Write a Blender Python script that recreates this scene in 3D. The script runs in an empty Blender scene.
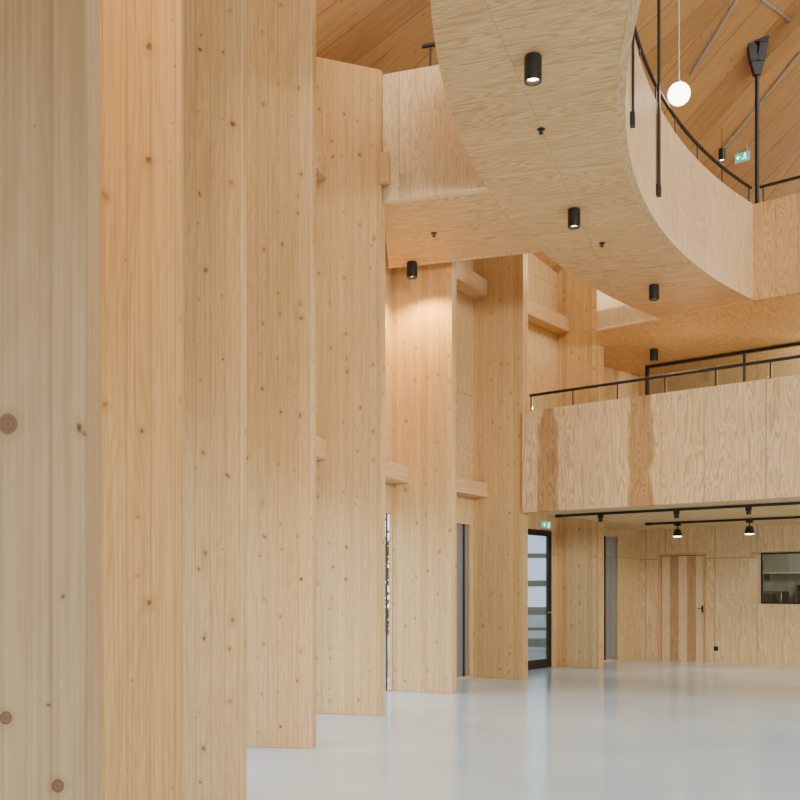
import bpy, bmesh, math, random
from mathutils import Vector, Matrix
random.seed(4)
COL = bpy.context.scene.collection
H = 1.5; PI = math.pi
C = Vector((14.91, 6.66, 0)); RI = 13.1; RO = 14.72
AN = math.radians(39.8)
N = Vector((math.sin(AN), math.cos(AN), 0)); U = Vector((math.cos(AN), -math.sin(AN), 0))
Z3 = 6.09; Z2 = 2.76
def NS(n, s, z=0.0): return Vector((N.x*n+U.x*s, N.y*n+U.y*s, z))
def on_z(x, y, z):
    t = (z-H)/((589-y)/1000); return Vector(((x-400)/1000*t, t, z))
def s_at(x, n):
    xn = (x-400)/1000; t = n/(xn*N.x+N.y); return xn*t*U.x+t*U.y
def t_at(x, n): return n/((x-400)/1000*N.x+N.y)
def zc(R): return 8.0+(17.05-R)*.6
def pol(R, th, z=0.0): return Vector((C.x-R*math.cos(th), C.y+R*math.sin(th), z))
def rad(p): return math.hypot(p.x-C.x, p.y-C.y)
def on_cone(x, y, off=.06):
    t = 3.0
    while t < 60:
        p = Vector(((x-400)/1000*t, t, H+(589-y)/1000*t))
        if p.z > zc(rad(p))-off: return p
        t += .01
    return p

# ---------------------------------------------------------------- materials
def newmat(name):
    m = bpy.data.materials.new(name); m.use_nodes = True
    nt = m.node_tree; nt.nodes.clear()
    out = nt.nodes.new('ShaderNodeOutputMaterial'); return m, nt, out
def setin(nt, sock, v):
    if isinstance(v, bpy.types.NodeSocket): nt.links.new(v, sock)
    else: sock.default_value = v
def M(nt, op, a, b=None, c=None, clamp=False):
    n = nt.nodes.new('ShaderNodeMath'); n.operation = op; n.use_clamp = clamp
    setin(nt, n.inputs[0], a)
    if b is not None: setin(nt, n.inputs[1], b)
    if c is not None: setin(nt, n.inputs[2], c)
    return n.outputs[0]
def XYZ(nt, x, y, z=0.0):
    n = nt.nodes.new('ShaderNodeCombineXYZ')
    for i, v in enumerate((x, y, z)): setin(nt, n.inputs[i], v)
    return n.outputs[0]
def MIX(nt, f, a, b, mode='MIX'):
    n = nt.nodes.new('ShaderNodeMix'); n.data_type = 'RGBA'; n.blend_type = mode
    setin(nt, n.inputs[0], f)
    for i, v in ((6, a), (7, b)):
        setin(nt, n.inputs[i], v if isinstance(v, bpy.types.NodeSocket) else (*v, 1))
    return n.outputs[2]
def NOISE(nt, vec, scale=1.0, detail=2.0, dist=0.0, rough=.5):
    n = nt.nodes.new('ShaderNodeTexNoise'); n.noise_dimensions = '2D'
    nt.links.new(vec, n.inputs['Vector']); n.inputs['Scale'].default_value = scale
    n.inputs['Detail'].default_value = detail; n.inputs['Distortion'].default_value = dist
    n.inputs['Roughness'].default_value = rough
    return n.outputs[0]
def RANGE(nt, v, a, b, c, d, smooth=True):
    n = nt.nodes.new('ShaderNodeMapRange')
    if smooth: n.interpolation_type = 'SMOOTHSTEP'
    for i, x in enumerate((v, a, b, c, d)): setin(nt, n.inputs[i], x)
    return n.outputs[0]
def PBSDF(nt, out, col, rough=.5, metal=0.0, spec=.5):
    p = nt.nodes.new('ShaderNodeBsdfPrincipled')
    setin(nt, p.inputs['Base Color'], col if isinstance(col, bpy.types.NodeSocket) else (*col, 1))
    setin(nt, p.inputs['Roughness'], rough); setin(nt, p.inputs['Metallic'], metal)
    p.inputs['Specular IOR Level'].default_value = spec
    nt.links.new(p.outputs[0], out.inputs[0]); return p

def wood(name, c1, c2, pw=.14, pvar=.35, grain=.45, ring=.3, ringf=30, knots=1.0, seam=.25, rough=.5, sheet=None, alt=False, knotc=(.14,.058,.023), kd=1.0, fig=7.0, flame=None, base=None, sw=.005, gs=85.0, extra=()):
    m, nt, out = newmat(name)
    tc = nt.nodes.new('ShaderNodeTexCoord'); oi = nt.nodes.new('ShaderNodeObjectInfo')
    sp = nt.nodes.new('ShaderNodeSeparateXYZ'); nt.links.new(tc.outputs['UV'], sp.inputs[0])
    u0, v0 = sp.outputs[0], sp.outputs[1]; rnd = oi.outputs['Random']
    u = u0 if alt else M(nt, 'ADD', u0, M(nt, 'MULTIPLY', rnd, 37.0))
    v = M(nt, 'ADD', v0, M(nt, 'MULTIPLY', rnd, 53.0))
    up = M(nt, 'DIVIDE', u, pw); idx = M(nt, 'FLOOR', up)
    key = idx
    if sheet: key = M(nt, 'ADD', idx, M(nt, 'MULTIPLY', M(nt, 'FLOOR', M(nt, 'DIVIDE', v, sheet)), 17.3))
    wn = nt.nodes.new('ShaderNodeTexWhiteNoise'); wn.noise_dimensions = '1D'; nt.links.new(key, wn.inputs['W'])
    w = wn.outputs[0]
    if alt: w = M(nt, 'MODULO', idx, 2.0)
    v3 = M(nt, 'ADD', v, M(nt, 'MULTIPLY', wn.outputs[0], 20.0))
    g = NOISE(nt, XYZ(nt, M(nt, 'MULTIPLY', u, gs), M(nt, 'MULTIPLY', v3, 1.3)), 1, 3)
    big = NOISE(nt, XYZ(nt, M(nt, 'MULTIPLY', u, fig), M(nt, 'MULTIPLY', v3, .11*fig)), 1, 1.5, .3)
    r = M(nt, 'POWER', M(nt, 'MULTIPLY_ADD', M(nt, 'SINE', M(nt, 'MULTIPLY', big, ringf*2.2)), .5, .5), 1.6)
    f = M(nt, 'ADD', M(nt, 'MULTIPLY', RANGE(nt, g, .3, .7, 0, 1), grain), M(nt, 'ADD', M(nt, 'MULTIPLY', r, ring), M(nt, 'MULTIPLY', w, pvar)), clamp=True)
    col = MIX(nt, f, c1, c2)
    if flame:                                                   # dark heartwood figure with a ragged edge inside a paler sheet
        e1 = NOISE(nt, XYZ(nt, 3.7, M(nt, 'MULTIPLY', v, 2.2)), 1, 3); e2 = NOISE(nt, XYZ(nt, M(nt, 'MULTIPLY', u0, 30.0), M(nt, 'MULTIPLY', v, 1.2)), 1, 3)
        dd = M(nt, 'ADD', M(nt, 'ABSOLUTE', M(nt, 'SUBTRACT', u0, flame/2)), M(nt, 'ADD', M(nt, 'MULTIPLY', M(nt, 'SUBTRACT', e1, .5), flame*.55), M(nt, 'MULTIPLY', M(nt, 'SUBTRACT', e2, .5), flame*.4)))
        col = MIX(nt, RANGE(nt, dd, flame*.34, flame*.52, 1, 0), MIX(nt, f, base[0], base[1]), col)
    if knots:
        wob = NOISE(nt, XYZ(nt, M(nt, 'MULTIPLY', u, 22.0), M(nt, 'MULTIPLY', v, 18.0)), 1, 2)
        wob = M(nt, 'MULTIPLY', M(nt, 'SUBTRACT', wob, .5), .17)
        vo = nt.nodes.new('ShaderNodeTexVoronoi'); vo.voronoi_dimensions = '2D'
        nt.links.new(XYZ(nt, M(nt, 'ADD', M(nt, 'MULTIPLY', u, 5.6*kd), wob), M(nt, 'SUBTRACT', M(nt, 'MULTIPLY', v, 4.3*kd), wob)), vo.inputs['Vector'])
        vo.inputs['Scale'].default_value = 1.0
        sc = nt.nodes.new('ShaderNodeSeparateColor'); nt.links.new(vo.outputs['Color'], sc.inputs[0])
        radk = M(nt, 'MULTIPLY', M(nt, 'POWER', M(nt, 'MAXIMUM', M(nt, 'SUBTRACT', sc.outputs[0], .2), 0.0), 1.7), .165*knots)
        k = RANGE(nt, vo.outputs['Distance'], M(nt, 'MULTIPLY', radk, .35), M(nt, 'ADD', radk, .01), 1, 0)
        k = M(nt, 'MULTIPLY', k, M(nt, 'GREATER_THAN', radk, .004))
        halo = RANGE(nt, vo.outputs['Distance'], radk, M(nt, 'MULTIPLY', radk, 3.0), .4, 0)
        halo = M(nt, 'MULTIPLY', halo, M(nt, 'GREATER_THAN', radk, .004))
        col = MIX(nt, halo, col, c2)
        col = MIX(nt, M(nt, 'MULTIPLY', k, M(nt, 'MULTIPLY_ADD', sc.outputs[1], .55, .38)), col, knotc)
        for (ku, kv, kr) in extra:                              # single large knots of one particular board
            dx = M(nt, 'SUBTRACT', u0, ku); dy = M(nt, 'MULTIPLY', M(nt, 'SUBTRACT', v0, kv), .9)
            d_ = M(nt, 'ADD', M(nt, 'SQRT', M(nt, 'ADD', M(nt, 'MULTIPLY', dx, dx), M(nt, 'MULTIPLY', dy, dy))), M(nt, 'MULTIPLY', wob, kr*1.4))
            col = MIX(nt, RANGE(nt, d_, kr, kr*2.2, .45, 0), col, c2)
            rings = M(nt, 'MULTIPLY_ADD', M(nt, 'SINE', M(nt, 'MULTIPLY', d_, 900.0)), .08, .74)
            col = MIX(nt, M(nt, 'MULTIPLY', RANGE(nt, d_, kr*.85, kr*1.05, 1, 0), rings), col, (.15,.07,.035))
    if seam:
        fr = M(nt, 'FRACT', up); e = M(nt, 'MINIMUM', fr, M(nt, 'SUBTRACT', 1.0, fr))
        sm = RANGE(nt, M(nt, 'MULTIPLY', e, pw), 0.0, sw, 1, 0)
        if sheet:
            fv = M(nt, 'FRACT', M(nt, 'DIVIDE', v, sheet)); ev = M(nt, 'MINIMUM', fv, M(nt, 'SUBTRACT', 1.0, fv))
            sm = M(nt, 'MAXIMUM', sm, RANGE(nt, M(nt, 'MULTIPLY', ev, sheet), 0.0, sw, 1, 0))
        col = MIX(nt, M(nt, 'MULTIPLY', sm, seam), col, (.16,.085,.04))
    PBSDF(nt, out, col, rough, 0, .3)
    return m
A1 = (.77,.535,.27); A2 = (.485,.29,.113)
m_fin = wood('glulam_spruce', A1, A2, .1, .38, .38, .18, 26, 1.0, .38, gs=105.0)
m_fin0 = wood('glulam_spruce_big_knots', (.69,.475,.255), (.46,.28,.125), .1, .26, .4, .14, 26, .4, .3, gs=130.0, extra=((.8555,1.787,.0165),(.852,1.276,.011),(.939,1.155,.012)))
m_fin1 = wood('glow_toned_glulam_spruce', (.75,.485,.21), (.47,.26,.082), .1, .34, .38, .18, 26, .85, .35, gs=105.0)  # orange lamp glow of this fin is partly put into its wood colours
m_beam = wood('beam_spruce', (.78,.55,.295), A2, .2, .2, .4, .15, 26, .7, .2)
PB = ((.85,.65,.395), (.54,.345,.155))
m_ply = wood('fir_plywood', PB[0], PB[1], 1.25, .14, .25, .66, 30, .3, 0, .5, fig=7)
m_plyp = wood('lightened_fir_plywood', (.90,.745,.49), (.66,.465,.235), 1.25, .12, .22, .55, 30, .3, .4, .5, 2.6, fig=9)  # fir plywood lightened in colour to replace light these shaded panels lack
m_plyd = wood('brown_figured_fir_plywood', (.56,.355,.175), (.35,.19,.08), 1.25, .1, .25, .7, 34, .3, 0, .5, flame=.40, base=PB)
m_plyo = wood('orange_fir_plywood', (.75,.505,.24), (.47,.265,.10), .62, .15, .25, .6, 36, .3, .5, .5, sw=.01)
m_sof = wood('soffit_plywood', (.82,.58,.30), (.51,.30,.118), .62, .1, .2, .60, 30, .3, .35, .5, 2.5, sw=.008, fig=7)
m_wallply = wood('wall_plywood', (.86,.67,.42), (.59,.395,.195), 1.2, .2, .25, .55, 30, .35, .6, .5, 2.6, sw=.016)
m_recess = wood('recess_wall_plywood', (.81,.585,.315), (.53,.335,.145), 1.2, .2, .25, .5, 30, .35, .5, .5, 2.6, sw=.012)
m_roof = wood('roof_planks', (.64,.40,.175), (.37,.205,.074), .6, .42, .38, .14, 14, .6, .7, fig=4, sw=.018)
m_doorw = wood('striped_door_boards', (.85,.66,.41), (.46,.275,.14), .19, .70, .2, .18, 26, .3, .4, .5, None, True)
m_trimw = wood('trim_spruce', (.78,.555,.30), A2, .3, .2, .4, .15, 26, .3, .1)
m_ringply = wood('curved_parapet_plywood', (.80,.585,.335), (.52,.325,.15), .62, .14, .25, .55, 30, .3, .4, .5, 3.2, sw=.008, fig=8)

def simple(name, col, rough=.4, metal=0.0, var=.06, scale=30):
    m, nt, out = newmat(name)
    tc = nt.nodes.new('ShaderNodeTexCoord'); n = nt.nodes.new('ShaderNodeTexNoise')
    nt.links.new(tc.outputs['Object'], n.inputs['Vector']); n.inputs['Scale'].default_value = scale
    c = MIX(nt, n.outputs[0], tuple(x*(1-var) for x in col), tuple(min(1, x*(1+var)) for x in col))
    PBSDF(nt, out, c, rough, metal); return m
m_black = simple('black_powder_coat', (.012,.012,.013), .42)
m_steel = simple('brushed_steel', (.55,.55,.55), .3, 1.0)
m_pipe = simple('galvanised_pipe', (.45,.45,.45), .35, .7)
m_paint = simple('kitchen_paint', (.42,.43,.35), .6)
m_white = simple('white_plastic', (.8,.8,.78), .4)
m_dark = simple('dark_cavity', (.02,.02,.02), .8)
m_slat = simple('weathered_grey_slats', (.30,.31,.31), .8, 0, .2, 8)
m_ground = simple('outdoor_paving', (.36,.38,.34), .9, 0, .3, 2)
m_bark = simple('tree_bark', (.06,.045,.035), .9, 0, .3, 12)
m_leaf = simple('outdoor_leaves', (.09,.12,.06), .7, 0, .4, 6)
def blindmat():
    m, nt, out = newmat('grey_screen_blind'); tc = nt.nodes.new('ShaderNodeTexCoord'); n = nt.nodes.new('ShaderNodeTexNoise')
    nt.links.new(tc.outputs['Object'], n.inputs['Vector']); n.inputs['Scale'].default_value = 200
    c = MIX(nt, n.outputs[0], (.38,.36,.33), (.44,.42,.39))
    a = nt.nodes.new('ShaderNodeBsdfDiffuse'); b = nt.nodes.new('ShaderNodeBsdfTranslucent'); x = nt.nodes.new('ShaderNodeMixShader'); x.inputs[0].default_value = .45
    nt.links.new(c, a.inputs[0]); nt.links.new(c, b.inputs[0]); nt.links.new(a.outputs[0], x.inputs[1]); nt.links.new(b.outputs[0], x.inputs[2]); nt.links.new(x.outputs[0], out.inputs[0]); return m
m_blind = blindmat()
def emis(name, col, st):
    m, nt, out = newmat(name); e = nt.nodes.new('ShaderNodeEmission')
    tc = nt.nodes.new('ShaderNodeTexCoord'); n = nt.nodes.new('ShaderNodeTexNoise'); nt.links.new(tc.outputs['Object'], n.inputs['Vector'])
    c = MIX(nt, n.outputs[0], tuple(x*.96 for x in col), col); nt.links.new(c, e.inputs[0])
    e.inputs[1].default_value = st; nt.links.new(e.outputs[0], out.inputs[0]); return m
m_lamp = emis('warm_lamp_lens', (1,.82,.55), 16)
m_globe = emis('opal_globe_glow', (1,.9,.72), 11)
m_green = emis('green_sign_face', (.05,.62,.38), 1.2)
m_pict = emis('white_sign_mark', (.9,1,.95), 4)
def glassmat(name, tint, refl=.08, fr=.7):
    m, nt, out = newmat(name)
    t = nt.nodes.new('ShaderNodeBsdfTransparent'); g = nt.nodes.new('ShaderNodeBsdfGlossy'); mx = nt.nodes.new('ShaderNodeMixShader')
    lw = nt.nodes.new('ShaderNodeLayerWeight'); lw.inputs[0].default_value = .25
    t.inputs[0].default_value = (*tint, 1); g.inputs['Roughness'].default_value = .02
    f = M(nt, 'MULTIPLY_ADD', lw.outputs['Fresnel'], fr, refl)
    nt.links.new(f, mx.inputs[0]); nt.links.new(t.outputs[0], mx.inputs[1]); nt.links.new(g.outputs[0], mx.inputs[2])
    nt.links.new(mx.outputs[0], out.inputs[0]); return m
m_glass = glassmat('clear_glazing', (.92,.95,.97), .03, .15); m_glass2 = glassmat('interior_glazing', (.95,.97,.96), .04)
m_glassr = glassmat('reflective_room_glazing', (.93,.97,.96), .12, .7)
m_glassd = glassmat('tinted_door_glazing', (.54,.61,.66), .06, .4)
def floormat():
    m, nt, out = newmat('polished_pale_concrete')
    tc = nt.nodes.new('ShaderNodeTexCoord')
    n = nt.nodes.new('ShaderNodeTexNoise'); nt.links.new(tc.outputs['Object'], n.inputs['Vector']); n.inputs['Scale'].default_value = .5; n.inputs['Detail'].default_value = 5
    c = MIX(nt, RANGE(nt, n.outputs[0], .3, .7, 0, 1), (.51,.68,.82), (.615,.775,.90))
    PBSDF(nt, out, c, M(nt, 'MULTIPLY_ADD', n.outputs[0], .1, .09), 0, .9); return m
m_floor = floormat()

# ---------------------------------------------------------------- mesh builder
class MB:
    def __init__(s): s.v = []; s.f = []; s.uv = []; s.smooth = []
    def face(s, pts, uvs, sm=False):
        i = len(s.v); s.v += [Vector(p) for p in pts]; s.f.append(list(range(i, i+len(pts)))); s.uv.append(list(uvs)); s.smooth.append(sm)
    def loft(s, P0, P1, cap=None, swap=False, sm=False, caps=True):
        n = len(P0); P0 = [Vector(p) for p in P0]; P1 = [Vector(p) for p in P1]; a = 0
        for i in range(n):
            j = (i+1) % n; w = (P0[j]-P0[i]).length; L0 = (P1[i]-P0[i]).length; L1 = (P1[j]-P0[j]).length
            q = [(a, 0), (a+w, 0), (a+w, L1), (a, L0)]
            if swap: q = [(y, x) for x, y in q]
            s.face([P0[i], P0[j], P1[j], P1[i]], q, sm); a += w
        if caps:
            for P in (P0, P1):
                if cap: q = [cap(p) for p in P]
                else:
                    e = (P[1]-P[0]).normalized(); nn = (P[1]-P[0]).cross(P[2]-P[1])
                    b = nn.cross(e).normalized() if nn.length > 1e-9 else e
                    q = [((p-P[0]).dot(e), (p-P[0]).dot(b)) for p in P]
                s.face(P, q)
    def box(s, o, a, b, c, swap=False):          # corner + three edge vectors, grain along c
        o, a, b, c = map(Vector, (o, a, b, c)); P = [o, o+a, o+a+b, o+b]; s.loft(P, [p+c for p in P], swap=swap)
    def cbox(s, ce, d):
        s.box((ce[0]-d[0]/2, ce[1]-d[1]/2, ce[2]-d[2]/2), (d[0],0,0), (0,d[1],0), (0,0,d[2]))
    def prism(s, poly, z0, z1, cap=None):
        s.loft([(p[0], p[1], z0) for p in poly], [(p[0], p[1], z1) for p in poly], cap)
    def lathe(s, prof, ce=(0,0,0), seg=24):
        ce = Vector(ce)
        for k in range(len(prof)-1):
            (r0, z0), (r1, z1) = prof[k], prof[k+1]
            for i in range(seg):
                a, b = 2*PI*i/seg, 2*PI*(i+1)/seg
                p = lambda r, t, z: ce+Vector((r*math.cos(t), r*math.sin(t), z))
                pts = [p(r0,a,z0), p(r0,b,z0), p(r1,b,z1), p(r1,a,z1)]
                if r0 < 1e-6: pts = [pts[0], pts[2], pts[3]]
                elif r1 < 1e-6: pts = pts[:3]
                s.face(pts, [(0,0)]*len(pts), True)
    def tube(s, pts, r, seg=10, r1=None):
        pts = [Vector(p) for p in pts]; rings = []
        for i, p in enumerate(pts):
            d = (pts[min(i+1, len(pts)-1)]-pts[max(i-1, 0)]).normalized()
            up = Vector((0,0,1)) if abs(d.z) < .9 else Vector((1,0,0))
            a = d.cross(up).normalized(); b = a.cross(d).normalized()
            rr = r if r1 is None else r+(r1-r)*i/(len(pts)-1)
            rings.append([p+a*rr*math.cos(2*PI*k/seg)+b*rr*math.sin(2*PI*k/seg) for k in range(seg)])
        for i in range(len(rings)-1): s.loft(rings[i], rings[i+1], caps=False, sm=True)
        for R in (rings[0], rings[-1]): s.face(R, [(0,0)]*seg)
    def arc(s, r0, r1, z0, z1, t0, t1, seg, cap=None, t0b=None, t1b=None, vgrain=True):
        t0b = t0 if t0b is None else t0b; t1b = t1 if t1b is None else t1b
        th = lambda i: (t0+(t1-t0)*i/seg, t0b+(t1b-t0b)*i/seg)
        for i in range(seg):
            (a, ab), (b, bb) = th(i), th(i+1)
            I0, I1, O0, O1 = pol(r0,a), pol(r0,b), pol(r1,ab), pol(r1,bb)
            for z in (z0, z1):
                P = [Vector((p.x, p.y, z)) for p in (I0, I1, O1, O0)]
                s.face(P, [cap(p) if cap else (p.x, p.y) for p in P])
            for (p, q, r, x, y) in ((I0, I1, r0, a, b), (O0, O1, r1, ab, bb)):
                s.face([(p.x,p.y,z0), (q.x,q.y,z0), (q.x,q.y,z1), (p.x,p.y,z1)], [(r*x,z0), (r*y,z0), (r*y,z1), (r*x,z1)], True)
        for (p, q) in ((pol(r0,t0), pol(r1,t0b)), (pol(r0,t1), pol(r1,t1b))):
            w = (q-p).length
            s.face([(p.x,p.y,z0), (q.x,q.y,z0), (q.x,q.y,z1), (p.x,p.y,z1)], [(0,z0), (w,z0), (w,z1), (0,z1)])
    def build(s, name, mat, parent=None, off=None, bevel=0):
        me = bpy.data.meshes.new(name); bm = bmesh.new(); uvl = bm.loops.layers.uv.new('UVMap')
        off = Vector(off) if off is not None else Vector((0,0,0))
        for f, q, sm in zip(s.f, s.uv, s.smooth):
            try: fc = bm.faces.new([bm.verts.new(s.v[i]-off) for i in f])
            except ValueError: continue
            fc.smooth = sm
            for lp, c in zip(fc.loops, q): lp[uvl].uv = c
        bmesh.ops.remove_doubles(bm, verts=bm.verts[:], dist=1e-5)
        bmesh.ops.recalc_face_normals(bm, faces=bm.faces[:])
        bm.to_mesh(me); bm.free(); me.materials.append(mat)
        o = bpy.data.objects.new(name, me); COL.objects.link(o)
        if parent: o.parent = parent
        if bevel:
            b = o.modifiers.new('soft_edges', 'BEVEL'); b.width = bevel; b.segments = 2; b.limit_method = 'ANGLE'
        if any(s.smooth):
            try: me.set_sharp_from_angle(angle=math.radians(40))
            except Exception: pass
        return o
def tag(o, label, cat, group=None):
    o['label'] = label; o['category'] = cat
    if group: o['group'] = group
    return o
def thing(name, label, cat, loc=(0,0,0), rz=0, group=None):
    o = bpy.data.objects.new(name, None); o.empty_display_size = .1; COL.objects.link(o); o.location = loc; o.rotation_euler = (0,0,rz)
    return tag(o, label, cat, group)
def structroot(name, loc=(0,0,0), rz=0):
    o = bpy.data.objects.new(name, None); COL.objects.link(o); o.location = loc; o.rotation_euler = (0,0,rz); o['kind'] = 'structure'; return o
def struct(name, mb, mat):
    o = mb.build(name, mat); o['kind'] = 'structure'; return o
def dup(root, loc, rz, label, group=None):
    r = root.copy(); COL.objects.link(r); r.location = loc; r.rotation_euler = (0,0,rz); r['label'] = label
    for ch in list(root.children):
        c = ch.copy(); COL.objects.link(c); c.parent = r
        for g in list(ch.children):
            d = g.copy(); COL.objects.link(d); d.parent = c
    return r
zz = Vector((0,0,1))
# ---------------------------------------------------------------- timber fins
FW = .66*H; FT = .16
FINS = [(-.366,1.173,-8.8), (-.624,2.85,-8.6), (-.7065,4.5,.6), (-.55,6.25,9.8), (-.15,7.87,18.8), (.495,9.52,28.4), (1.352,10.99,37.5), (2.4875,12.5,47.0), (.6,-.62,-27)]  # last entry is an unseen fin added to shade the nearest one
FINL = ['nearest knotty timber fin, cut off by the left edge of the photo',
 'warmly glowing timber fin, second from the left edge', 'timber fin third from the left edge, foot hidden below the photo',
 'timber fin whose foot meets the floor lowest in the photo, fourth from left', 'central timber fin whose slanted top shows below the roof, left of the plywood parapet',
 'timber fin lit by the small black downlight right above it', 'timber fin standing against the left end of the lower balcony, left of the glass door',
 'timber fin under the lower balcony, right of the black framed glass door', 'unseen timber fin behind the viewpoint, added to shade the nearest fin']
FR = []
for X, Zd, th in FINS:
    t = math.radians(th); FR.append((Vector((X*H, Zd*H, 0)), Vector((math.cos(t), -math.sin(t), 0)), Vector((math.sin(t), math.cos(t), 0)), t))
fm = MB()
zt0, zt1 = 7.63, 7.63+FW*.36
B0 = [(-FW,0,0), (0,0,0), (0,FT,0), (-FW,FT,0)]; B1 = [(-FW,0,zt1), (0,0,zt0), (0,FT,zt0), (-FW,FT,zt1)]
fm.loft(B0, B1)
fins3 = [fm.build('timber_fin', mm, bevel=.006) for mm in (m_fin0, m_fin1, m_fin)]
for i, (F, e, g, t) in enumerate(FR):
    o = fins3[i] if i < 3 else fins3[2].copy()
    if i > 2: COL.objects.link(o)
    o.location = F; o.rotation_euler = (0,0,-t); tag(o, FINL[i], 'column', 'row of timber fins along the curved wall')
def FP(i, x, y, z=0): F, e, g, t = FR[i]; p = F+e*x+g*y; return Vector((p.x, p.y, z))
# cross beams between the fins
def beam(i, z0, z1, label):
    x0, x1 = -FW+.012, -.69; b = MB()
    b.loft([FP(i,x0,FT,z0), FP(i,x1,FT,z0), FP(i,x1,FT,z1), FP(i,x0,FT,z1)], [FP(i+1,x0,0,z0), FP(i+1,x1,0,z0), FP(i+1,x1,0,z1), FP(i+1,x0,0,z1)])
    o = b.build('cross_beam', m_beam, bevel=.006)
    tag(o, label, 'beam', 'short timber beams between the fins')
beam(3, 3.05, 3.29, 'lower short beam butting against the central fin at mid height')
beam(3, 6.42, 6.68, 'upper short beam butting against the central fin')
beam(4, 3.05, 3.29, 'lower short beam butting against the fin lit by the downlight')
beam(5, 3.05, 3.29, 'lower short beam butting against the fin beside the balcony end')
beam(5, 6.45, 6.72, 'upper short beam butting against the fin beside the balcony end')
beam(6, 6.45, 6.72, 'upper short beam above the balcony handrail end, rightmost of the beams')

# ---------------------------------------------------------------- facade behind the fins
WP = [FP(i, -FW, FT/2) for i in range(8)] + [NS(19.8, -9.82)]
WZ = 2.62
PREV = pol(17.2, math.radians(-27))
wl = MB(); 
def bayframe(i):
    A, B = (WP[i], WP[i+1]) if i >= 0 else (PREV, WP[0]); d = (B-A); L = d.length; d = d.normalized(); o = Vector((-d.y, d.x, 0)); 
    if o.dot(A-C) < 0: o = -o
    return A, d, L, o
OPEN = {4: (.10,.972), 6: (.22,.89), 7: (.15,.725)}
BAYS = range(-1, 8)  # first bay is unseen, its window added to daylight the nearest fin
for i in BAYS:
    A, d, L, o = bayframe(i); a0, a1 = OPEN.get(i, (.10,.935)); x0, x1 = a0*L, a1*L
    z = Vector((0,0,1))
    wl.box(A, d*x0, o*.06, z*WZ); wl.box(A+d*x1, d*(L-x1), o*.045, z*WZ); wl.box(A+z*WZ, d*L, o*.2, z*(8.2-WZ))
struct('wall_left', wl, m_recess)
wn_ = 0
for i in BAYS:
    A, d, L, o = bayframe(i); a0, a1 = OPEN.get(i, (.10,.935)); x0, x1 = a0*L, a1*L; w = x1-x0; z = Vector((0,0,1))
    O = A+d*x0-o*.008; dark = (i == 6)
    if dark: r = structroot('door_2', O)
    else: wn_ += 1; r = structroot('window_%d' % wn_, O)
    fr = MB(); fb = .045 if dark else .03 if i != 4 else .02
    fdp = .08 if i != 4 else .045
    fr.box((0,0,0), d*fb, o*fdp, z*WZ); fr.box(d*(w-fb), d*fb, o*fdp, z*WZ); fr.box(d*fb+z*(WZ-fb), d*(w-2*fb), o*fdp, z*fb); fr.box(d*fb, d*(w-2*fb), o*fdp, z*fb)
    fr.build('door_frame' if dark else 'window_frame', m_black if dark else m_trimw, r)
    if dark:
        lf = MB(); q = .065; y = o*.01
        lf.box(d*fb+y, d*q, o*.05, z*(WZ-fb)); lf.box(d*(w-fb-q)+y, d*q, o*.05, z*(WZ-fb)); lf.box(d*(fb+q)+y+z*(WZ-fb-q), d*(w-2*fb-2*q), o*.05, z*q); lf.box(d*(fb+q)+y+z*fb, d*(w-2*fb-2*q), o*.05, z*.12)
        lf.build('door_leaf', m_black, r)
        hb = MB(); hx = d*(w-fb-.035); hb.tube([hx+o*.02+z*1.05, hx-o*.04+z*1.05, hx-o*.04+z*1.05-d*.12], .01); hb.build('door_handle', m_steel, r)
    else:
        mu = MB(); mf = {4: .915, 5: .885, 7: .69}.get(i, .5); mu.box(d*(w*mf)+z*fb, d*.03, o*.02, z*(WZ-2*fb)); mu.build('mullion', m_black, r)
    pn = MB(); pn.box(d*fb+o*.022+z*fb, d*(w-2*fb), o*.008, z*(WZ-2*fb)); pn.build('pane', m_glassd if dark else m_glass, r)
    if i in (5, 7):
        bl = MB(); bl.box(d*(fb+.002)+o*.034+z*.032, d*(w-2*fb-.004), o*.005, z*(WZ-.064)); bl.build('roller_blind', m_blind, r)
# rest of the enclosing wall
wr = MB(); t0, t1 = math.radians(-27), math.radians(-158)
wr.arc(17.2, 17.4, 0, 9, t0, t1, 40); struct('wall_rear', wr, m_wallply)

# ---------------------------------------------------------------- floor, roof, ground
fl = MB(); fl.lathe([(0,0),(18.3,0),(18.3,-.3),(0,-.3)], (C.x,C.y,0), 80)
for k in range(len(fl.smooth)): fl.smooth[k] = False
struct('floor', fl, m_floor)
gd = MB(); gd.lathe([(18.3,-.06),(80,-.06),(80,-.3),(18.3,-.3),(18.3,-.06)], (C.x,C.y,0), 64); struct('floor_outside', gd, m_ground)
rf = MB(); SEG = 20; RA, RB = 18.5, 7.0; ST = math.radians(18)
def ringpt(R, k, dz=0): return pol(R, ST*(k+.25), zc(R)+dz)
for k in range(SEG):
    # boards run up the slope of each facet, so neighbouring planes meet in hips
    def ruv(R, side): return (k*7.3+side*R*math.tan(ST/2), (RA-R)*1.166)
    for dz in (0, .3):
        rf.face([ringpt(RA,k,dz), ringpt(RA,k+1,dz), ringpt(RB,k+1,dz), ringpt(RB,k,dz)], [ruv(RA,-1), ruv(RA,1), ruv(RB,1), ruv(RB,-1)])
    rf.face([ringpt(RB,k), ringpt(RB,k+1), ringpt(RB,k+1,.3), ringpt(RB,k,.3)], [(0,0),(1,0),(1,.3),(0,.3)])
    rf.face([ringpt(RA,k), ringpt(RA,k+1), ringpt(RA,k+1,.3), ringpt(RA,k,.3)], [(0,0),(1,0),(1,.3),(0,.3)])
struct('ceiling', rf, m_roof)

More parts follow.
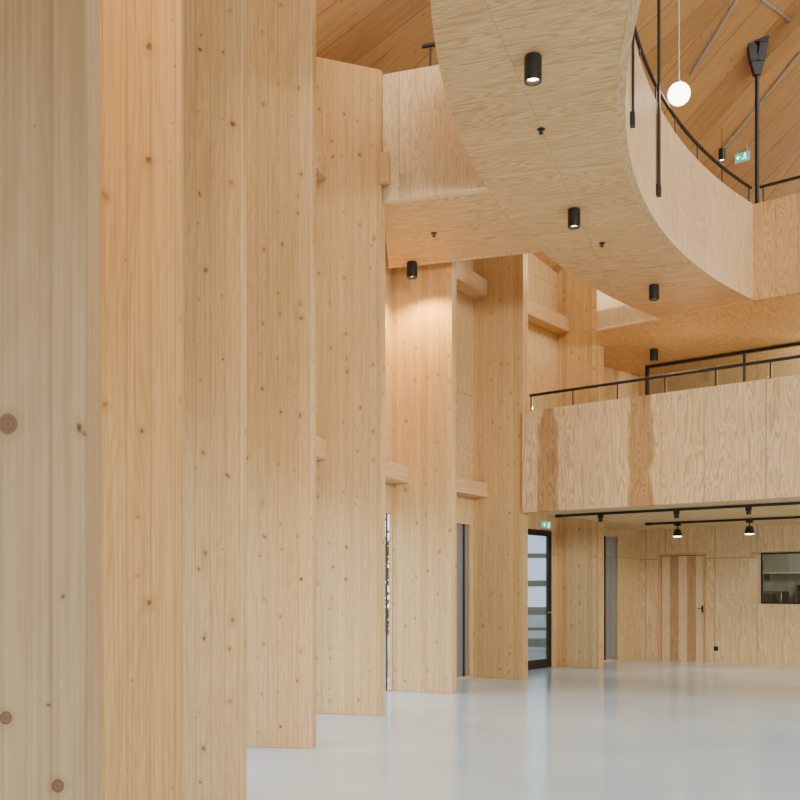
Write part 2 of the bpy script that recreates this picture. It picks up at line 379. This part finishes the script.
# ---------------------------------------------------------------- outside the glazing
def tree(px, t, hgt, label):
    P = Vector(((px-400)/1000*t, t, -.06)); r = thing('outdoor_tree', label, 'tree', P)
    b = MB(); b.tube([(0,0,0),(.04,.02,hgt*.3),(-.03,.05,hgt*.6),(.02,0,hgt*.95)], .11, 8, .02)
    tips = []
    for k in range(26):
        z0 = hgt*random.uniform(.12,.85); a = random.uniform(0,2*PI); l = random.uniform(.5,1.3)*(1.15-z0/hgt)
        q = Vector((l*math.cos(a), l*math.sin(a), z0+l*.5)); b.tube([(0,.02,z0), q*.5+Vector((0,0,z0*.5)), q], .025, 5, .008); tips += [q, q*.7+Vector((0,0,z0*.3))]
    b.build('trunk', m_bark, r)
    c = MB()
    for k in range(500):
        q = random.choice(tips)+Vector([random.gauss(0,.25) for _ in range(3)]); e = Vector([random.uniform(-1,1) for _ in range(3)]).normalized()*.1; f = e.orthogonal().normalized()*.055
        c.face([q-e, q+f, q+e, q-f], [(0,0)]*4)
    c.build('crown', m_leaf, r)
tree(380, 21, 2.9, 'tree outside seen through the slim window beside the lit fin')
sf = thing('slatted_screen', 'grey outdoor screen of horizontal slats seen through the glass door', 'screen', ((528-400)/1000*25.5, 25.5, -.06))
for z0, hh_ in ((.08,.22), (.5,.08), (.9,.2), (1.62,.16), (2.35,.12)):
    q = MB(); q.box((-1.5,0,z0), (3.0,0,0), (0,.05,0), (0,0,hh_)); q.build('slat', m_slat, sf)
for x in (-1.5, 1.42):
    q = MB(); q.box((x,.05,0), (.08,0,0), (0,.08,0), (0,0,2.6)); q.build('post', m_slat, sf)

# ---------------------------------------------------------------- back wall, door, hatch, kitchen
NB = 19.8; TH = .75
d0, d1 = s_at(658,NB), s_at(707,NB); DZ = 2.25
h0 = s_at(749,NB); h1 = h0+2.6; HZ0, HZ1 = 1.2, 2.24
bw = MB()
def wbox(mb, s0, s1, z0, z1, n0=NB, th=TH): mb.box(NS(n0,s0,z0), U*(s1-s0), N*th, zz*(z1-z0))
wbox(bw, -9.82, d0, 0, 8.2); wbox(bw, d0, d1, DZ, 8.2); wbox(bw, d1, h0, 0, 8.2); wbox(bw, h0, h1, 0, HZ0); wbox(bw, h0, h1, HZ1, 8.2); wbox(bw, h1, 23.6, 0, 8.2)
struct('wall_back', bw, m_wallply)
dr = structroot('door_1', NS(NB, d0, 0)); L = d1-d0
b = MB(); b.box(U*.06+N*.045, U*(L-.12), N*.05, zz*(DZ-.06)); b.build('door_leaf', m_doorw, dr)
b = MB(); b.box(-N*.012, U*.045, N*.13, zz*DZ); b.box(U*(L-.045)-N*.012, U*.045, N*.13, zz*DZ); b.box(U*.045+zz*(DZ-.045)-N*.012, U*(L-.09), N*.13, zz*.045); b.build('door_frame', m_trimw, dr)
b = MB(); b.box(U*.045+N*.1, U*(L-.09), N*.02, zz*(DZ-.045)); b.build('shadow_gap', m_dark, dr)
b = MB(); b.box(U*(L-.13)+N*.03+zz*1.02, U*.03, N*.016, zz*.14); b.tube([U*(L-.115)+N*.04+zz*1.1, U*(L-.115)+zz*1.1-N*.02, U*(L-.19)+zz*1.1-N*.02], .008); b.build('door_handle', m_black, dr)
hw = structroot('window_20', NS(NB+.66, h0, HZ0)); L = h1-h0; hh = HZ1-HZ0; f_ = .03
b = MB(); b.box((0,0,0), U*f_, N*.05, zz*hh); b.box(U*(L-f_), U*f_, N*.05, zz*hh); b.box(U*f_, U*(L-2*f_), N*.05, zz*f_); b.box(U*f_+zz*(hh-f_), U*(L-2*f_), N*.05, zz*f_); b.box(U*(L*.5), U*.03, N*.05, zz*hh); b.build('window_frame', m_black, hw)
b = MB(); b.box(U*f_+N*.02+zz*f_, U*(L-2*f_), N*.008, zz*(hh-2*f_)); b.build('pane', m_glass2, hw)
# kitchen beyond the hatch
k0, k1, kn0, kn1 = h0-1.6, h1+.3, NB+TH, NB+TH+2.6
b = MB(); b.box(NS(kn1,k0,0), U*(k1-k0), N*.1, zz*2.7); b.box(NS(kn0,k0-.1,0), U*.1, N*2.7, zz*2.7); b.box(NS(kn0,k1,0), U*.1, N*2.7, zz*2.7); b.box(NS(kn0,k0,2.7), U*(k1-k0), N*2.7, zz*.1); b.box(NS(kn0,k0,-.1), U*(k1-k0), N*2.7, zz*.1)
struct('wall_kitchen', b, m_paint)
cu = thing('kitchen_counter', 'steel topped counter seen through the serving hatch', 'counter', NS(kn1-.66,k0+.05,0))
b = MB(); b.box(N*.04, U*(k1-k0-.1), N*.6, zz*.86); b.build('cabinet_body', m_paint, cu)
b = MB(); b.box(zz*.86, U*(k1-k0-.1), N*.645, zz*.04); b.build('worktop', m_steel, cu)
def appliance(name, s, w, hgt, label, cat):
    r = thing(name, label, cat, NS(kn1-.6,s,.9))
    b = MB(); b.box((0,0,0), U*w, N*.5, zz*hgt); b.build('body', m_steel, r, bevel=.012)
    b = MB(); b.box(-N*.012+U*.04+zz*.06, U*(w-.2), N*.012, zz*(hgt-.12)); b.build('front_window', m_dark, r)
    b = MB(); b.tube([U*(w-.12)-N*.03+zz*.08, U*(w-.12)-N*.03+zz*(hgt-.08)], .012); b.tube([U*(w-.12)-N*.03+zz*.1, U*(w-.12)+zz*.1], .008); b.tube([U*(w-.12)-N*.03+zz*(hgt-.1), U*(w-.12)+zz*(hgt-.1)], .008); b.build('handle', m_black, r)
appliance('oven', k0+.7, .6, .55, 'steel countertop oven inside the serving hatch, left one', 'oven')
appliance('steamer', k0+1.6, .5, .75, 'taller steel appliance inside the serving hatch, right one', 'appliance')
sh = thing('wall_shelf', 'pale shelf on the kitchen wall seen through the hatch', 'shelf', NS(kn1-.3,k0+.4,1.85))
b = MB(); b.box((0,0,0), U*3, N*.3, zz*.03); b.build('board', m_white, sh)
for q in (.4, 1.5, 2.6):
    b = MB(); b.box(U*q-zz*.15, U*.03, N*.3, zz*.15); b.build('bracket', m_black, sh)
so = thing('wall_socket', 'small black socket low on the back wall right of the striped door', 'socket', NS(NB, s_at(714,NB), .24))
b = MB(); b.box(-N*.012, U*.09, N*.012, zz*.09); b.build('cover_plate', m_black, so, bevel=.004)
b = MB(); b.box(-N*.016+U*.025+zz*.025, U*.04, N*.006, zz*.04); b.build('socket_insert', m_dark, so)

# ---------------------------------------------------------------- lower balcony
def handrail(parent, pts, zrail, zbase, name='handrail', posts=()):
    b = MB(); b.tube([Vector((p.x,p.y,zrail)) for p in pts], .024, 10); r = b.build(name, m_black, parent, parent.location)
    for p in posts:
        q = MB(); q.tube([Vector((p.x,p.y,zbase-.01)), Vector((p.x,p.y,zrail))], .011, 8)
        q.lathe([(0,0),(.035,0),(.035,.012),(0,.012)], (p.x,p.y,zbase), 12)
        q.build('post', m_black, r, parent.location)
    return r
NF = 13.9
lb = thing('lower_balcony', 'lower straight plywood balcony with black handrail over the back of the hall', 'balcony', NS(NF,-8.97,Z2))
capL = lambda p: (p.dot(U), p.dot(N))
LEFT = [NS(NB-.01,-9.76), FP(7,-FW+.03,FT+.02), FP(7,.03,FT+.02), FP(7,.03,-.02)]
b = MB(); b.prism([NS(NF+.12,-8.8), NS(NF+.12,6.5), NS(NB-.01,6.5)]+LEFT, Z2, 3.3, capL); b.build('slab', m_sof, lb, lb.location)
xs = [s_at(x,NF) for x in (522,537,565,628,661,704,766)]; s = xs[-1]
while s < 6: s += 1.22; xs.append(s)
for i in range(len(xs)-1):
    gp_ = .002 if i in (0,1,2,3) else .005
    b = MB(); b.box(NS(NF,xs[i]+gp_,Z2-.003), U*(xs[i+1]-xs[i]-2*gp_), N*.12, zz*(4.41-Z2+.003)); b.build('parapet_panel', m_plyd if i in (1,3) else m_ply, lb, lb.location)
sr0 = s_at(528,NF)
rl = handrail(lb, [NS(NF+.06,sr0), NS(NF+.06,6.4)], 4.67, 4.41, posts=[NS(NF+.06,sr0+.02+k*.78) for k in range(19)])
for k in range(18):
    b = MB(); b.box(NS(NF+.056,sr0+.05+k*.78,4.43), U*.72, N*.008, zz*.2); b.build('glass_panel', m_glass2, rl, lb.location)
# glazed room on the balcony
NG = 18.95; g0 = s_at(645,NG); g1 = 7.0
gw = structroot('window_21', NS(NG,g0,3.3)); hg = Z3-3.3-.02; L = g1-g0
b = MB(); b.box((0,0,0), U*.06, N*.08, zz*hg); b.box(U*(L-.06), U*.06, N*.08, zz*hg); b.box(U*.06, U*(L-.12), N*.08, zz*.06); b.box(U*.06+zz*(hg-.055), U*(L-.12), N*.08, zz*.055); b.build('window_frame', m_black, gw)
for k in range(1, 8):
    b = MB(); b.box(U*(k*L/8)+zz*.06, U*.03, N*.06, zz*(hg-.12)); b.build('mullion', m_black, gw)
b = MB(); b.box(U*.06+N*.035+zz*.06, U*(L-.12), N*.012, zz*(hg-.12)); b.build('pane', m_glassr, gw)

# ---------------------------------------------------------------- upper gallery, ring walkway, side gangway
NU = 15.77; ZP = 7.6
CN = C.dot(N)
thI = AN+math.asin((NU-CN)/RI); thO = AN+math.asin((NU-CN)/RO)
sI = pol(RI,thI).dot(U); sO = pol(RO,thO).dot(U)
ug = thing('upper_gallery', 'upper straight plywood gallery at the far right, above the lower balcony', 'balcony', NS(NU,-8.6,Z3))
b = MB(); b.prism([NS(NU,-8.62), NS(NU,7), NS(NB-.01,7)]+LEFT, Z3-.012, 6.4, capL); b.build('slab', m_sof, ug, ug.location)
b = MB(); b.box(NS(NU-.0,-8.62,Z3-.02), U*(sO+8.62), N*.12, zz*(ZP-Z3+.02)); b.build('parapet_panel', m_plyp, ug, ug.location)
xs = [sI]+[s_at(x,NU) for x in (776,798,838,880)]; s = xs[-1]
while s < 6: s += 1.22; xs.append(s)
for i in range(len(xs)-1):
    b = MB(); b.box(NS(NU-.01,xs[i]+.002,Z3-.02), U*(xs[i+1]-xs[i]-.004), N*.12, zz*(ZP-Z3+.02)); b.build('parapet_panel', m_plyo, ug, ug.location, bevel=.003)
handrail(ug, [NS(NU+.06,sI+.1), NS(NU+.06,6.9)], ZP+.27, ZP, posts=[NS(NU+.06,sI+.15+k*.8) for k in range(15)])
F4, e4, g4, t4 = FR[4]; cap4 = lambda p: (p.dot(g4), p.dot(e4))
rw = thing('curved_walkway', 'curved plywood ring walkway hung overhead, with black handrail along its inner edge', 'walkway', pol(RI,math.radians(25),Z3))
T0 = math.radians(-90)
b = MB(); b.arc(RI+.004, RO-.002, Z3, 6.4, T0, thI, 140, cap4, T0, thO); b.build('slab', m_sof, rw, rw.location)
b = MB(); b.arc(RI-.02, RI+.06, Z3-.004, ZP, T0, thI, 140); b.build('inner_parapet', m_ringply, rw, rw.location)
def hit(k):
    P = F4+g4*k; q = P-C; bb = q.dot(e4); cc = q.dot(q)-RO*RO; s = -bb-math.sqrt(bb*bb-cc); return P+e4*s
kA, kB = .05, 2.4
pA, pB = hit(kA), hit(kB); tA = math.atan2(pA.y-C.y, C.x-pA.x); tB = math.atan2(pB.y-C.y, C.x-pB.x)
b = MB(); b.arc(RO-.08, RO, Z3+.003, ZP, T0, tA, 120); b.build('outer_parapet', m_ringply, rw, rw.location)
b = MB(); b.arc(RO-.08, RO, Z3+.003, ZP, tB, thO, 40); b.build('outer_parapet', m_ringply, rw, rw.location)
ths = [T0+(thI-T0)*k/110 for k in range(111)]
handrail(rw, [pol(RI+.02,t) for t in ths], ZP+.27, ZP, posts=[pol(RI+.02, thI-.006-k*.075) for k in range(24)])
sg = thing('side_gangway', 'short plywood gangway joining the timber fins to the curved ring walkway', 'walkway', F4+Vector((0,0,Z3)))
arcp = [pol(RO+.002, tA+(tB-tA)*k/12) for k in range(13)]
b = MB(); b.prism([F4+g4*kA+e4*.004]+arcp+[F4+g4*kB-e4*.75], Z3+.0005, 6.4, cap4); b.build('slab', m_sof, sg, sg.location)
LA = (pA-F4).dot(e4); 
b = MB(); o = F4+g4*kA+e4*.005+zz*(Z3-.003); b.box(o, e4*(LA*.16), g4*.1, zz*(ZP-Z3)); b.build('parapet_panel', m_plyp, sg, sg.location)
b = MB(); b.box(o+e4*(LA*.16+.006), e4*(LA*.84-.008), g4*.1, zz*(ZP-Z3)); b.build('parapet_panel', m_plyp, sg, sg.location)
LB = (pB-F4).dot(e4); b = MB(); b.box(F4+g4*(kB-.1)-e4*.6+zz*(Z3-.003), e4*(LB+.58), g4*.1, zz*(ZP-Z3)); b.build('parapet_panel', m_ply, sg, sg.location)
b = MB(); b.box(F4+e4*.006+g4*(kA-.09)+zz*6.28, e4*.1, g4*.088, zz*.36); b.build('end_bracket', m_beam, sg, sg.location, bevel=.004)
p0 = F4+g4*(kA+.05)+e4*.48; handrail(sg, [p0, F4+g4*(kA+.05)+e4*(LA-.1)], ZP+.27, ZP, posts=[p0+e4*.1, p0+e4*.7])

# ---------------------------------------------------------------- hangers
def hanger(x, tsel, zb, label):
    R = RI-.05; dx = (x-400)/1000; best = None
    for k in range(0, 4000):
        th = math.radians(-30+k*.02); p = pol(R, th)
        if abs(p.y-tsel*H) < 2:
            err = abs(p.x/p.y-dx)
            if best is None or err < best[0]: best = (err, th)
    th = best[1]; P = pol(R, th); zt = zc(R)
    r = thing('hanger_bar', label, 'steel hanger', (P.x,P.y,zb), -th, 'black steel hangers of the ring walkway')
    b = MB(); b.cbox((0,0,(zt-zb)/2), (.028,.075,zt-zb)); b.build('bar', m_black, r, bevel=.004)
    b = MB(); b.cbox((-.003,0,.06), (.05,.1,.14)); b.build('clevis', m_black, r, bevel=.004)
    b = MB(); b.cbox((0,0,zt-zb-.18), (.07,.16,.35)); b.build('roof_bracket', m_black, r, bevel=.006)
hanger(659, 8.4, 6.42, 'long black steel hanger bar in front of the curved parapet, longer of the two')
hanger(633, 7.35, 6.42, 'shorter looking black hanger bar at the left silhouette of the curved parapet')
t = t_at(757, 16.0); P = Vector(((757-400)/1000*t, t, 0)); zt = zc(rad(P))
r = thing('hanger_rod', 'black steel rod with forked roof bracket behind the upper gallery parapet', 'steel hanger', (P.x,P.y,6.4))
b = MB(); b.tube([(0,0,0),(0,0,zt-6.4-.5)], .034, 12); b.lathe([(0,0),(.09,0),(.09,.02),(0,.02)], (0,0,0)); b.build('rod', m_black, r)
b = MB(); top = zt-6.4+.05
def quadbar(p, q, w0, w1, dy=.05):
    b.loft([(p[0]-w0,-dy,p[1]),(p[0]+w0,-dy,p[1]),(p[0]+w0,dy,p[1]),(p[0]-w0,dy,p[1])], [(q[0]-w1,-dy,q[1]),(q[0]+w1,-dy,q[1]),(q[0]+w1,dy,q[1]),(q[0]-w1,dy,q[1])])
quadbar((0,top-.66), (0,top-.44), .05, .11); quadbar((-.05,top-.45), (-.1,top-.16), .065, .055); quadbar((.05,top-.45), (.12,top), .06, .07); quadbar((.02,top-.14), (.02,top), .13, .15, .06)
b.build('roof_bracket', m_black, r)
# chunky rafter end the bracket is fixed to
thr = math.atan2(P.y+.2-C.y, C.x-P.x); er = Vector((math.cos(thr), -math.sin(thr), 0)); gr = Vector((math.sin(thr), math.cos(thr), 0))
def rp(R, w_, dz): q = pol(R, thr)+gr*w_; return Vector((q.x, q.y, zc(R)+dz))
b = MB(); rr0 = rad(P)+.25; rr1 = rr0-3.6
b.loft([rp(rr0,.06,-.34), rp(rr0,.34,-.34), rp(rr0,.34,.02), rp(rr0,.06,.02)], [rp(rr1,.06,-.34), rp(rr1,.34,-.34), rp(rr1,.34,.02), rp(rr1,.06,.02)])
ro = b.build('roof_rafter', m_roof, bevel=.006); tag(ro, 'chunky timber rafter under the roof behind the forked black bracket, top right', 'rafter')

# ---------------------------------------------------------------- lamps
def spot(p, e, ang=80, col=(1,.74,.45), r=.05, target=None, blend=.6):
    l = bpy.data.lights.new('spot_lamp', 'SPOT'); l.energy = e; l.spot_size = math.radians(ang); l.spot_blend = blend; l.color = col; l.shadow_soft_size = r
    o = bpy.data.objects.new('spot_lamp', l); COL.objects.link(o); o.location = p
    if target is not None: o.rotation_euler = (Vector(target)-Vector(p)).to_track_quat('-Z', 'Y').to_euler()
    return o
DL = [(533,56,Z3,'largest black cylinder downlight under the curved walkway, nearest the top edge',110),
      (574,209,Z3,'black cylinder downlight at the middle of the curved walkway soffit',90),
      (654,285,Z3,'black cylinder downlight under the far end of the curved walkway',90),
      (412,262,Z3+.0005,'black cylinder downlight beside the timber fin it lights',185),
      (654,349,Z3-.012,'smallest black cylinder downlight under the upper gallery soffit',90)]
d00 = None
for x, y, z, lab, en in DL:
    p = on_z(x, y, z)
    if d00 is None:
        d00 = thing('downlight', lab, 'ceiling lamp', p, 0, 'black cylinder downlights on the plywood soffits')
        b = MB(); b.lathe([(0,-.012),(.074,-.012),(.076,-.02),(.076,-.222),(.07,-.226),(.064,-.222),(.05,-.17),(0,-.17)], seg=32); b.build('housing', m_black, d00)
        b = MB(); b.lathe([(0,0),(.06,0),(.06,-.014),(0,-.014)], seg=24); b.build('mounting_plate', m_black, d00)
        b = MB(); b.lathe([(0,-.19),(.053,-.19),(.053,-.176),(0,-.176)], seg=24); b.build('lens', m_lamp, d00)
    else: dup(d00, p, 0, lab)
    big_ = en > 150
    spot((p.x,p.y,z-.235), en, 152 if big_ else 95, (1,.63,.16) if big_ else (1,.74,.45), .05, None, .6)
DT = [(541,131,Z3,'small black detector on the walkway soffit below the largest downlight'), (434,235,Z3+.0005,'small black detector on the gangway soffit above the lit fin'), (602,245,Z3,'small black detector on the walkway soffit right of the middle downlight')]
t00 = None
for x, y, z, lab in DT:
    p = on_z(x, y-2, z)
    if t00 is None:
        t00 = thing('smoke_detector', lab, 'detector', p, 0, 'small black detectors on the soffits')
        b = MB(); b.lathe([(0,0),(.04,0),(.04,-.01),(.016,-.016),(0,-.016)]); b.build('base', m_black, t00)
        b = MB(); b.lathe([(.012,-.015),(.012,-.035),(.026,-.04),(.024,-.05),(0,-.052)]); b.build('sensor_head', m_black, t00)
    else: dup(t00, p, 0, lab)
# globe pendant
gp = Vector((.279*13.2, 13.2, H+.495*13.2)); zt = zc(rad(gp))-gp.z
g = thing('globe_pendant', 'glowing white globe pendant lamp on a thin cord at the upper right', 'pendant lamp', gp)
b = MB(); b.lathe([(.145*math.sin(PI*k/20), -.145*math.cos(PI*k/20)) for k in range(21)], seg=32); b.build('globe', m_globe, g)
b = MB(); b.tube([(0,0,.18),(0,0,zt-.02)], .006, 6); b.build('cord', m_white, g)
b = MB(); b.lathe([(0,.135),(.03,.14),(.03,.17),(0,.18)]); b.build('lamp_holder', m_steel, g)
# small pendant whose canopy sits on the roof where the sight line to it ends
t = 12.0
while t < 22 and H+(589-122)/1000*t < zc(rad(Vector((.322*t,t,0)))): t += .02
pp = Vector((.322*t, t, H+.434*t)); zt = zc(rad(pp))-pp.z
g = thing('small_pendant', 'tiny black cylinder pendant hanging left of the green exit sign', 'pendant lamp', pp)
b = MB(); b.lathe([(0,.1),(.06,.1),(.06,-.1),(.05,-.1),(.045,-.06),(0,-.06)]); b.build('shade', m_black, g)
b = MB(); b.lathe([(0,-.075),(.045,-.075),(.045,-.065),(0,-.065)]); b.build('lens', m_lamp, g)
b = MB(); b.tube([(0,0,.1),(0,0,zt-.02)], .005, 6); b.lathe([(0,zt),(.05,zt),(.05,zt-.06),(0,zt-.06)]); b.build('cord', m_black, g)
# exit signs
def exit_sign(loc, rz, w, h, label, rods=0):
    r = thing('exit_sign', label, 'exit sign', loc, rz)
    b = MB(); b.cbox((0,.02,0), (w+.02,.03,h+.02)); b.build('case', m_white, r, bevel=.004)
    b = MB(); b.cbox((0,0,0), (w,.012,h)); b.build('sign_face', m_green, r)
    y = -.009; k = h*.5
    def stroke(b, x0,z0,x1,z1,wd):
        a = Vector((x0,0,z0)); c = Vector((x1,0,z1)); d = (c-a).normalized(); n = Vector((-d.z,0,d.x))*wd/2
        P = [a-n, c-n, c+n, a+n]; b.loft([(p.x,y,p.z) for p in P], [(p.x,y+.004,p.z) for p in P])
    b = MB(); cx = w*.22
    b.loft([(cx+k*.18*math.cos(q*PI/6)+.06*k, y, k*.62+k*.18*math.sin(q*PI/6)) for q in range(12)], [(cx+k*.18*math.cos(q*PI/6)+.06*k, y+.004, k*.62+k*.18*math.sin(q*PI/6)) for q in range(12)])
    stroke(b, cx+k*.05, k*.55, cx-k*.1, -k*.1, k*.26); stroke(b, cx, k*.3, cx+k*.42, k*.12, k*.12); stroke(b, cx, k*.3, cx-k*.42, k*.2, k*.12)
    stroke(b, cx-k*.1, -k*.1, cx+k*.3, -k*.4, k*.16); stroke(b, cx+k*.3, -k*.4, cx+k*.2, -k*.75, k*.14); stroke(b, cx-k*.1, -k*.1, cx-k*.35, -k*.5, k*.16); stroke(b, cx-k*.35, -k*.5, cx-k*.75, -k*.55, k*.14)
    b.build('running_figure', m_pict, r)
    b = MB(); ax = -w*.24; stroke(b, ax+k*.5, 0, ax-k*.3, 0, k*.18); stroke(b, ax-k*.5, 0, ax, k*.45, k*.18); stroke(b, ax-k*.5, 0, ax, -k*.45, k*.18)
    b.build('arrow', m_pict, r)
    if rods:
        for sx in (-.35, .35):
            q = MB(); q.tube([(sx*w,.02,h/2),(sx*w,.02,h/2+rods)], .005, 6); q.build('rod', m_white, r)
t = 12.0
while t < 22 and H+(589-146)/1000*t < zc(rad(Vector((.342*t,t,0)))): t += .02
t -= .1; es = Vector((.342*t, t, H+.432*t))
exit_sign(es, -AN, .25, .15, 'green and white exit sign hanging at the upper right behind the curved handrail', zc(rad(es))-es.z-.07)
A, d, L, o = bayframe(6); q = A+d*(L*.80)-o*.045; q.z = 2.72
exit_sign(q, math.atan2(d.y,d.x), .34, .12, 'small exit sign on the wall above the black framed glass door')
# lighting tracks under the lower balcony
def track(n, s0, s1, label):
    r = thing('lighting_track', label, 'lighting track', NS(n,s0,Z2))
    b = MB(); b.box(-zz*.045, U*(s1-s0), N*.045, zz*.04); b.build('rail', m_black, r)
    for q in (.02, s1-s0-.12):
        b = MB(); b.box(U*q-zz*.05-N*.004, U*.1, N*.053, zz*.05); b.build('end_feed', m_black, r)
track(14.7, s_at(555,14.7), 5, 'front black lighting track on the lower balcony soffit')
track(17.6, s_at(645,17.6), 5, 'rear black lighting track carrying the two lit spotlights')
sp0 = None
for x, n, lab in ((677,17.6,'left lit black spotlight on the rear track, above the striped door'), (749,17.6,'right lit black spotlight on the rear track, above the serving hatch')):
    p = NS(n+.022, s_at(x,n), Z2-.045)
    if sp0 is None:
        sp0 = thing('track_spotlight', lab, 'spotlight', p, -AN, 'black spotlights on the balcony tracks')
        b = MB(); b.cbox((0,0,-.02), (.12,.04,.04)); b.build('adapter', m_black, sp0)
        b = MB(); b.tube([(0,0,-.03),(0,0,-.11)], .012); b.build('stem', m_black, sp0)
        b = MB(); b.lathe([(0,-.1),(.05,-.1),(.06,-.12),(.095,-.23),(.09,-.235),(.08,-.225),(0,-.225)]); b.build('head', m_black, sp0)
        b = MB(); b.lathe([(0,-.25),(.06,-.246),(.084,-.232),(.08,-.224),(0,-.224)]); b.build('lens', m_lamp, sp0)
    else: dup(sp0, p, -AN, lab)
    spot((p.x,p.y,p.z-.27), 80, 120, (1,.84,.64))
# short unlit adapters on the front track
ad = None
for x, lab in ((600,'small black unlit adapter near the left end of the front track'), (676,'small black unlit adapter on the front track above the left spotlight'), (748,'small black unlit adapter on the front track above the right spotlight')):
    p = NS(14.722, s_at(x,14.7), Z2-.045)
    if ad is None:
        ad = thing('track_adapter', lab, 'track fitting', p, -AN, 'unlit adapters on the front track')
        b = MB(); b.cbox((0,0,-.025), (.09,.04,.05)); b.build('adapter', m_black, ad, bevel=.004)
        b = MB(); b.lathe([(0,-.05),(.035,-.05),(.04,-.1),(.03,-.11),(0,-.11)]); b.build('sensor_head', m_black, ad)
    else: dup(ad, p, -AN, lab)
# roof pipes, straight lengths just below the roof
for (a_, b_), lab in ((((722,150),(800,52)), 'thin galvanised pipe running up the roof right of the exit sign'), (((690,75),(736,0)), 'thin galvanised pipe on the roof behind the globe pendant'), (((757,-4),(792,22)), 'thin galvanised pipe on the roof near the top right corner')):
    p, q = on_cone(*a_, .12), on_cone(*b_, .12); P = [p.lerp(q, k/16) for k in range(17)]
    b = MB(); b.tube(P, .026, 8)
    r = thing('roof_pipe', lab, 'pipe', P[0]); b.build('pipe', m_pipe, r, P[0])
    for j in (2, 8, 14):
        c_ = MB(); c_.tube([P[j], P[j].lerp(P[j+1], .3)], .036, 10); cz = zc(rad(P[j])); c_.tube([P[j].lerp(P[j+1], .15), Vector((P[j].x, P[j].y, cz+.02))], .008, 6); c_.build('clamp', m_pipe, r, P[0])

# ---------------------------------------------------------------- light
def area(p, target, sx, e, col=(1,1,1), shape='SQUARE', spread=180):
    l = bpy.data.lights.new('unseen_area_light', 'AREA'); l.shape = shape; l.size = sx; l.energy = e; l.color = col; l.spread = math.radians(spread)
    o = bpy.data.objects.new('unseen_area_light', l); COL.objects.link(o); o.location = p
    o.rotation_euler = (Vector(target)-Vector(p)).to_track_quat('-Z', 'Y').to_euler(); return o
area((C.x, C.y, 14.2), (C.x, C.y, 0), 13, 1280, (.97,.985,1), 'DISK')
area((3.4, -4.3, 5.0), (1.6, 15, 3.6), 2.4, 140, (1,.93,.82), 'SQUARE', 70)  # added fill behind the viewpoint, not a fixture of the hall
area((9.0, -6.5, 5.2), (2.4, 17, 3.4), 2.4, 205, (1,.94,.84), 'SQUARE', 55)  # second added fill, aimed at the far fins from out of view
area((.45, 2.6, 8.4), (.3, 14, 6.6), 1.0, 35, (1,.93,.80), 'SQUARE', 60)  # added fill that evens out the upper parts of the fins
def point(p, e, col=(1,.85,.65), r=.15):
    l = bpy.data.lights.new('unseen_point_light', 'POINT'); l.energy = e; l.color = col; l.shadow_soft_size = r
    o = bpy.data.objects.new('unseen_point_light', l); COL.objects.link(o); o.location = p
point(NS(kn0+1.2, h0+1, 2.5), 42, (1,.96,.86))
for s in (-5.4, -3, 0): point(NS(19.4, s, 5.5), 80, (1,.95,.84))
for s in (-7.4, -4): point(NS(17.0, s, 4.9), 18, (1,.84,.58), .4)  # unseen fill under the upper gallery, no fixtures modelled
for s in (-3.2, -.2): point(NS(17.0, s, 2.2), 72, (1,.96,.9), .5)  # added fill to brighten the space under the lower balcony
point((3.15, 16.9, 7.1), 55, (1,.87,.65)); point((-.3, 10.4, 8.3), 42, (1,.9,.74))  # added fill for the gallery's left panel and the gangway parapet
spot((-.85, 2.7, 7.4), 860, 62, (1,.63,.22), .15, (-1.05, 4.3, 4.6))
w = bpy.data.worlds.new('overcast_sky'); bpy.context.scene.world = w; w.use_nodes = True
bg = w.node_tree.nodes['Background']; bg.inputs[0].default_value = (.93,.96,1,1); bg.inputs[1].default_value = 4.0
cam = bpy.data.cameras.new('camera'); cam.sensor_width = 36; cam.lens = 45; cam.shift_y = 189/800; cam.clip_start = .05
co = bpy.data.objects.new('camera', cam); COL.objects.link(co); co.location = (0,0,H); co.rotation_euler = (PI/2,0,0)
bpy.context.scene.camera = co
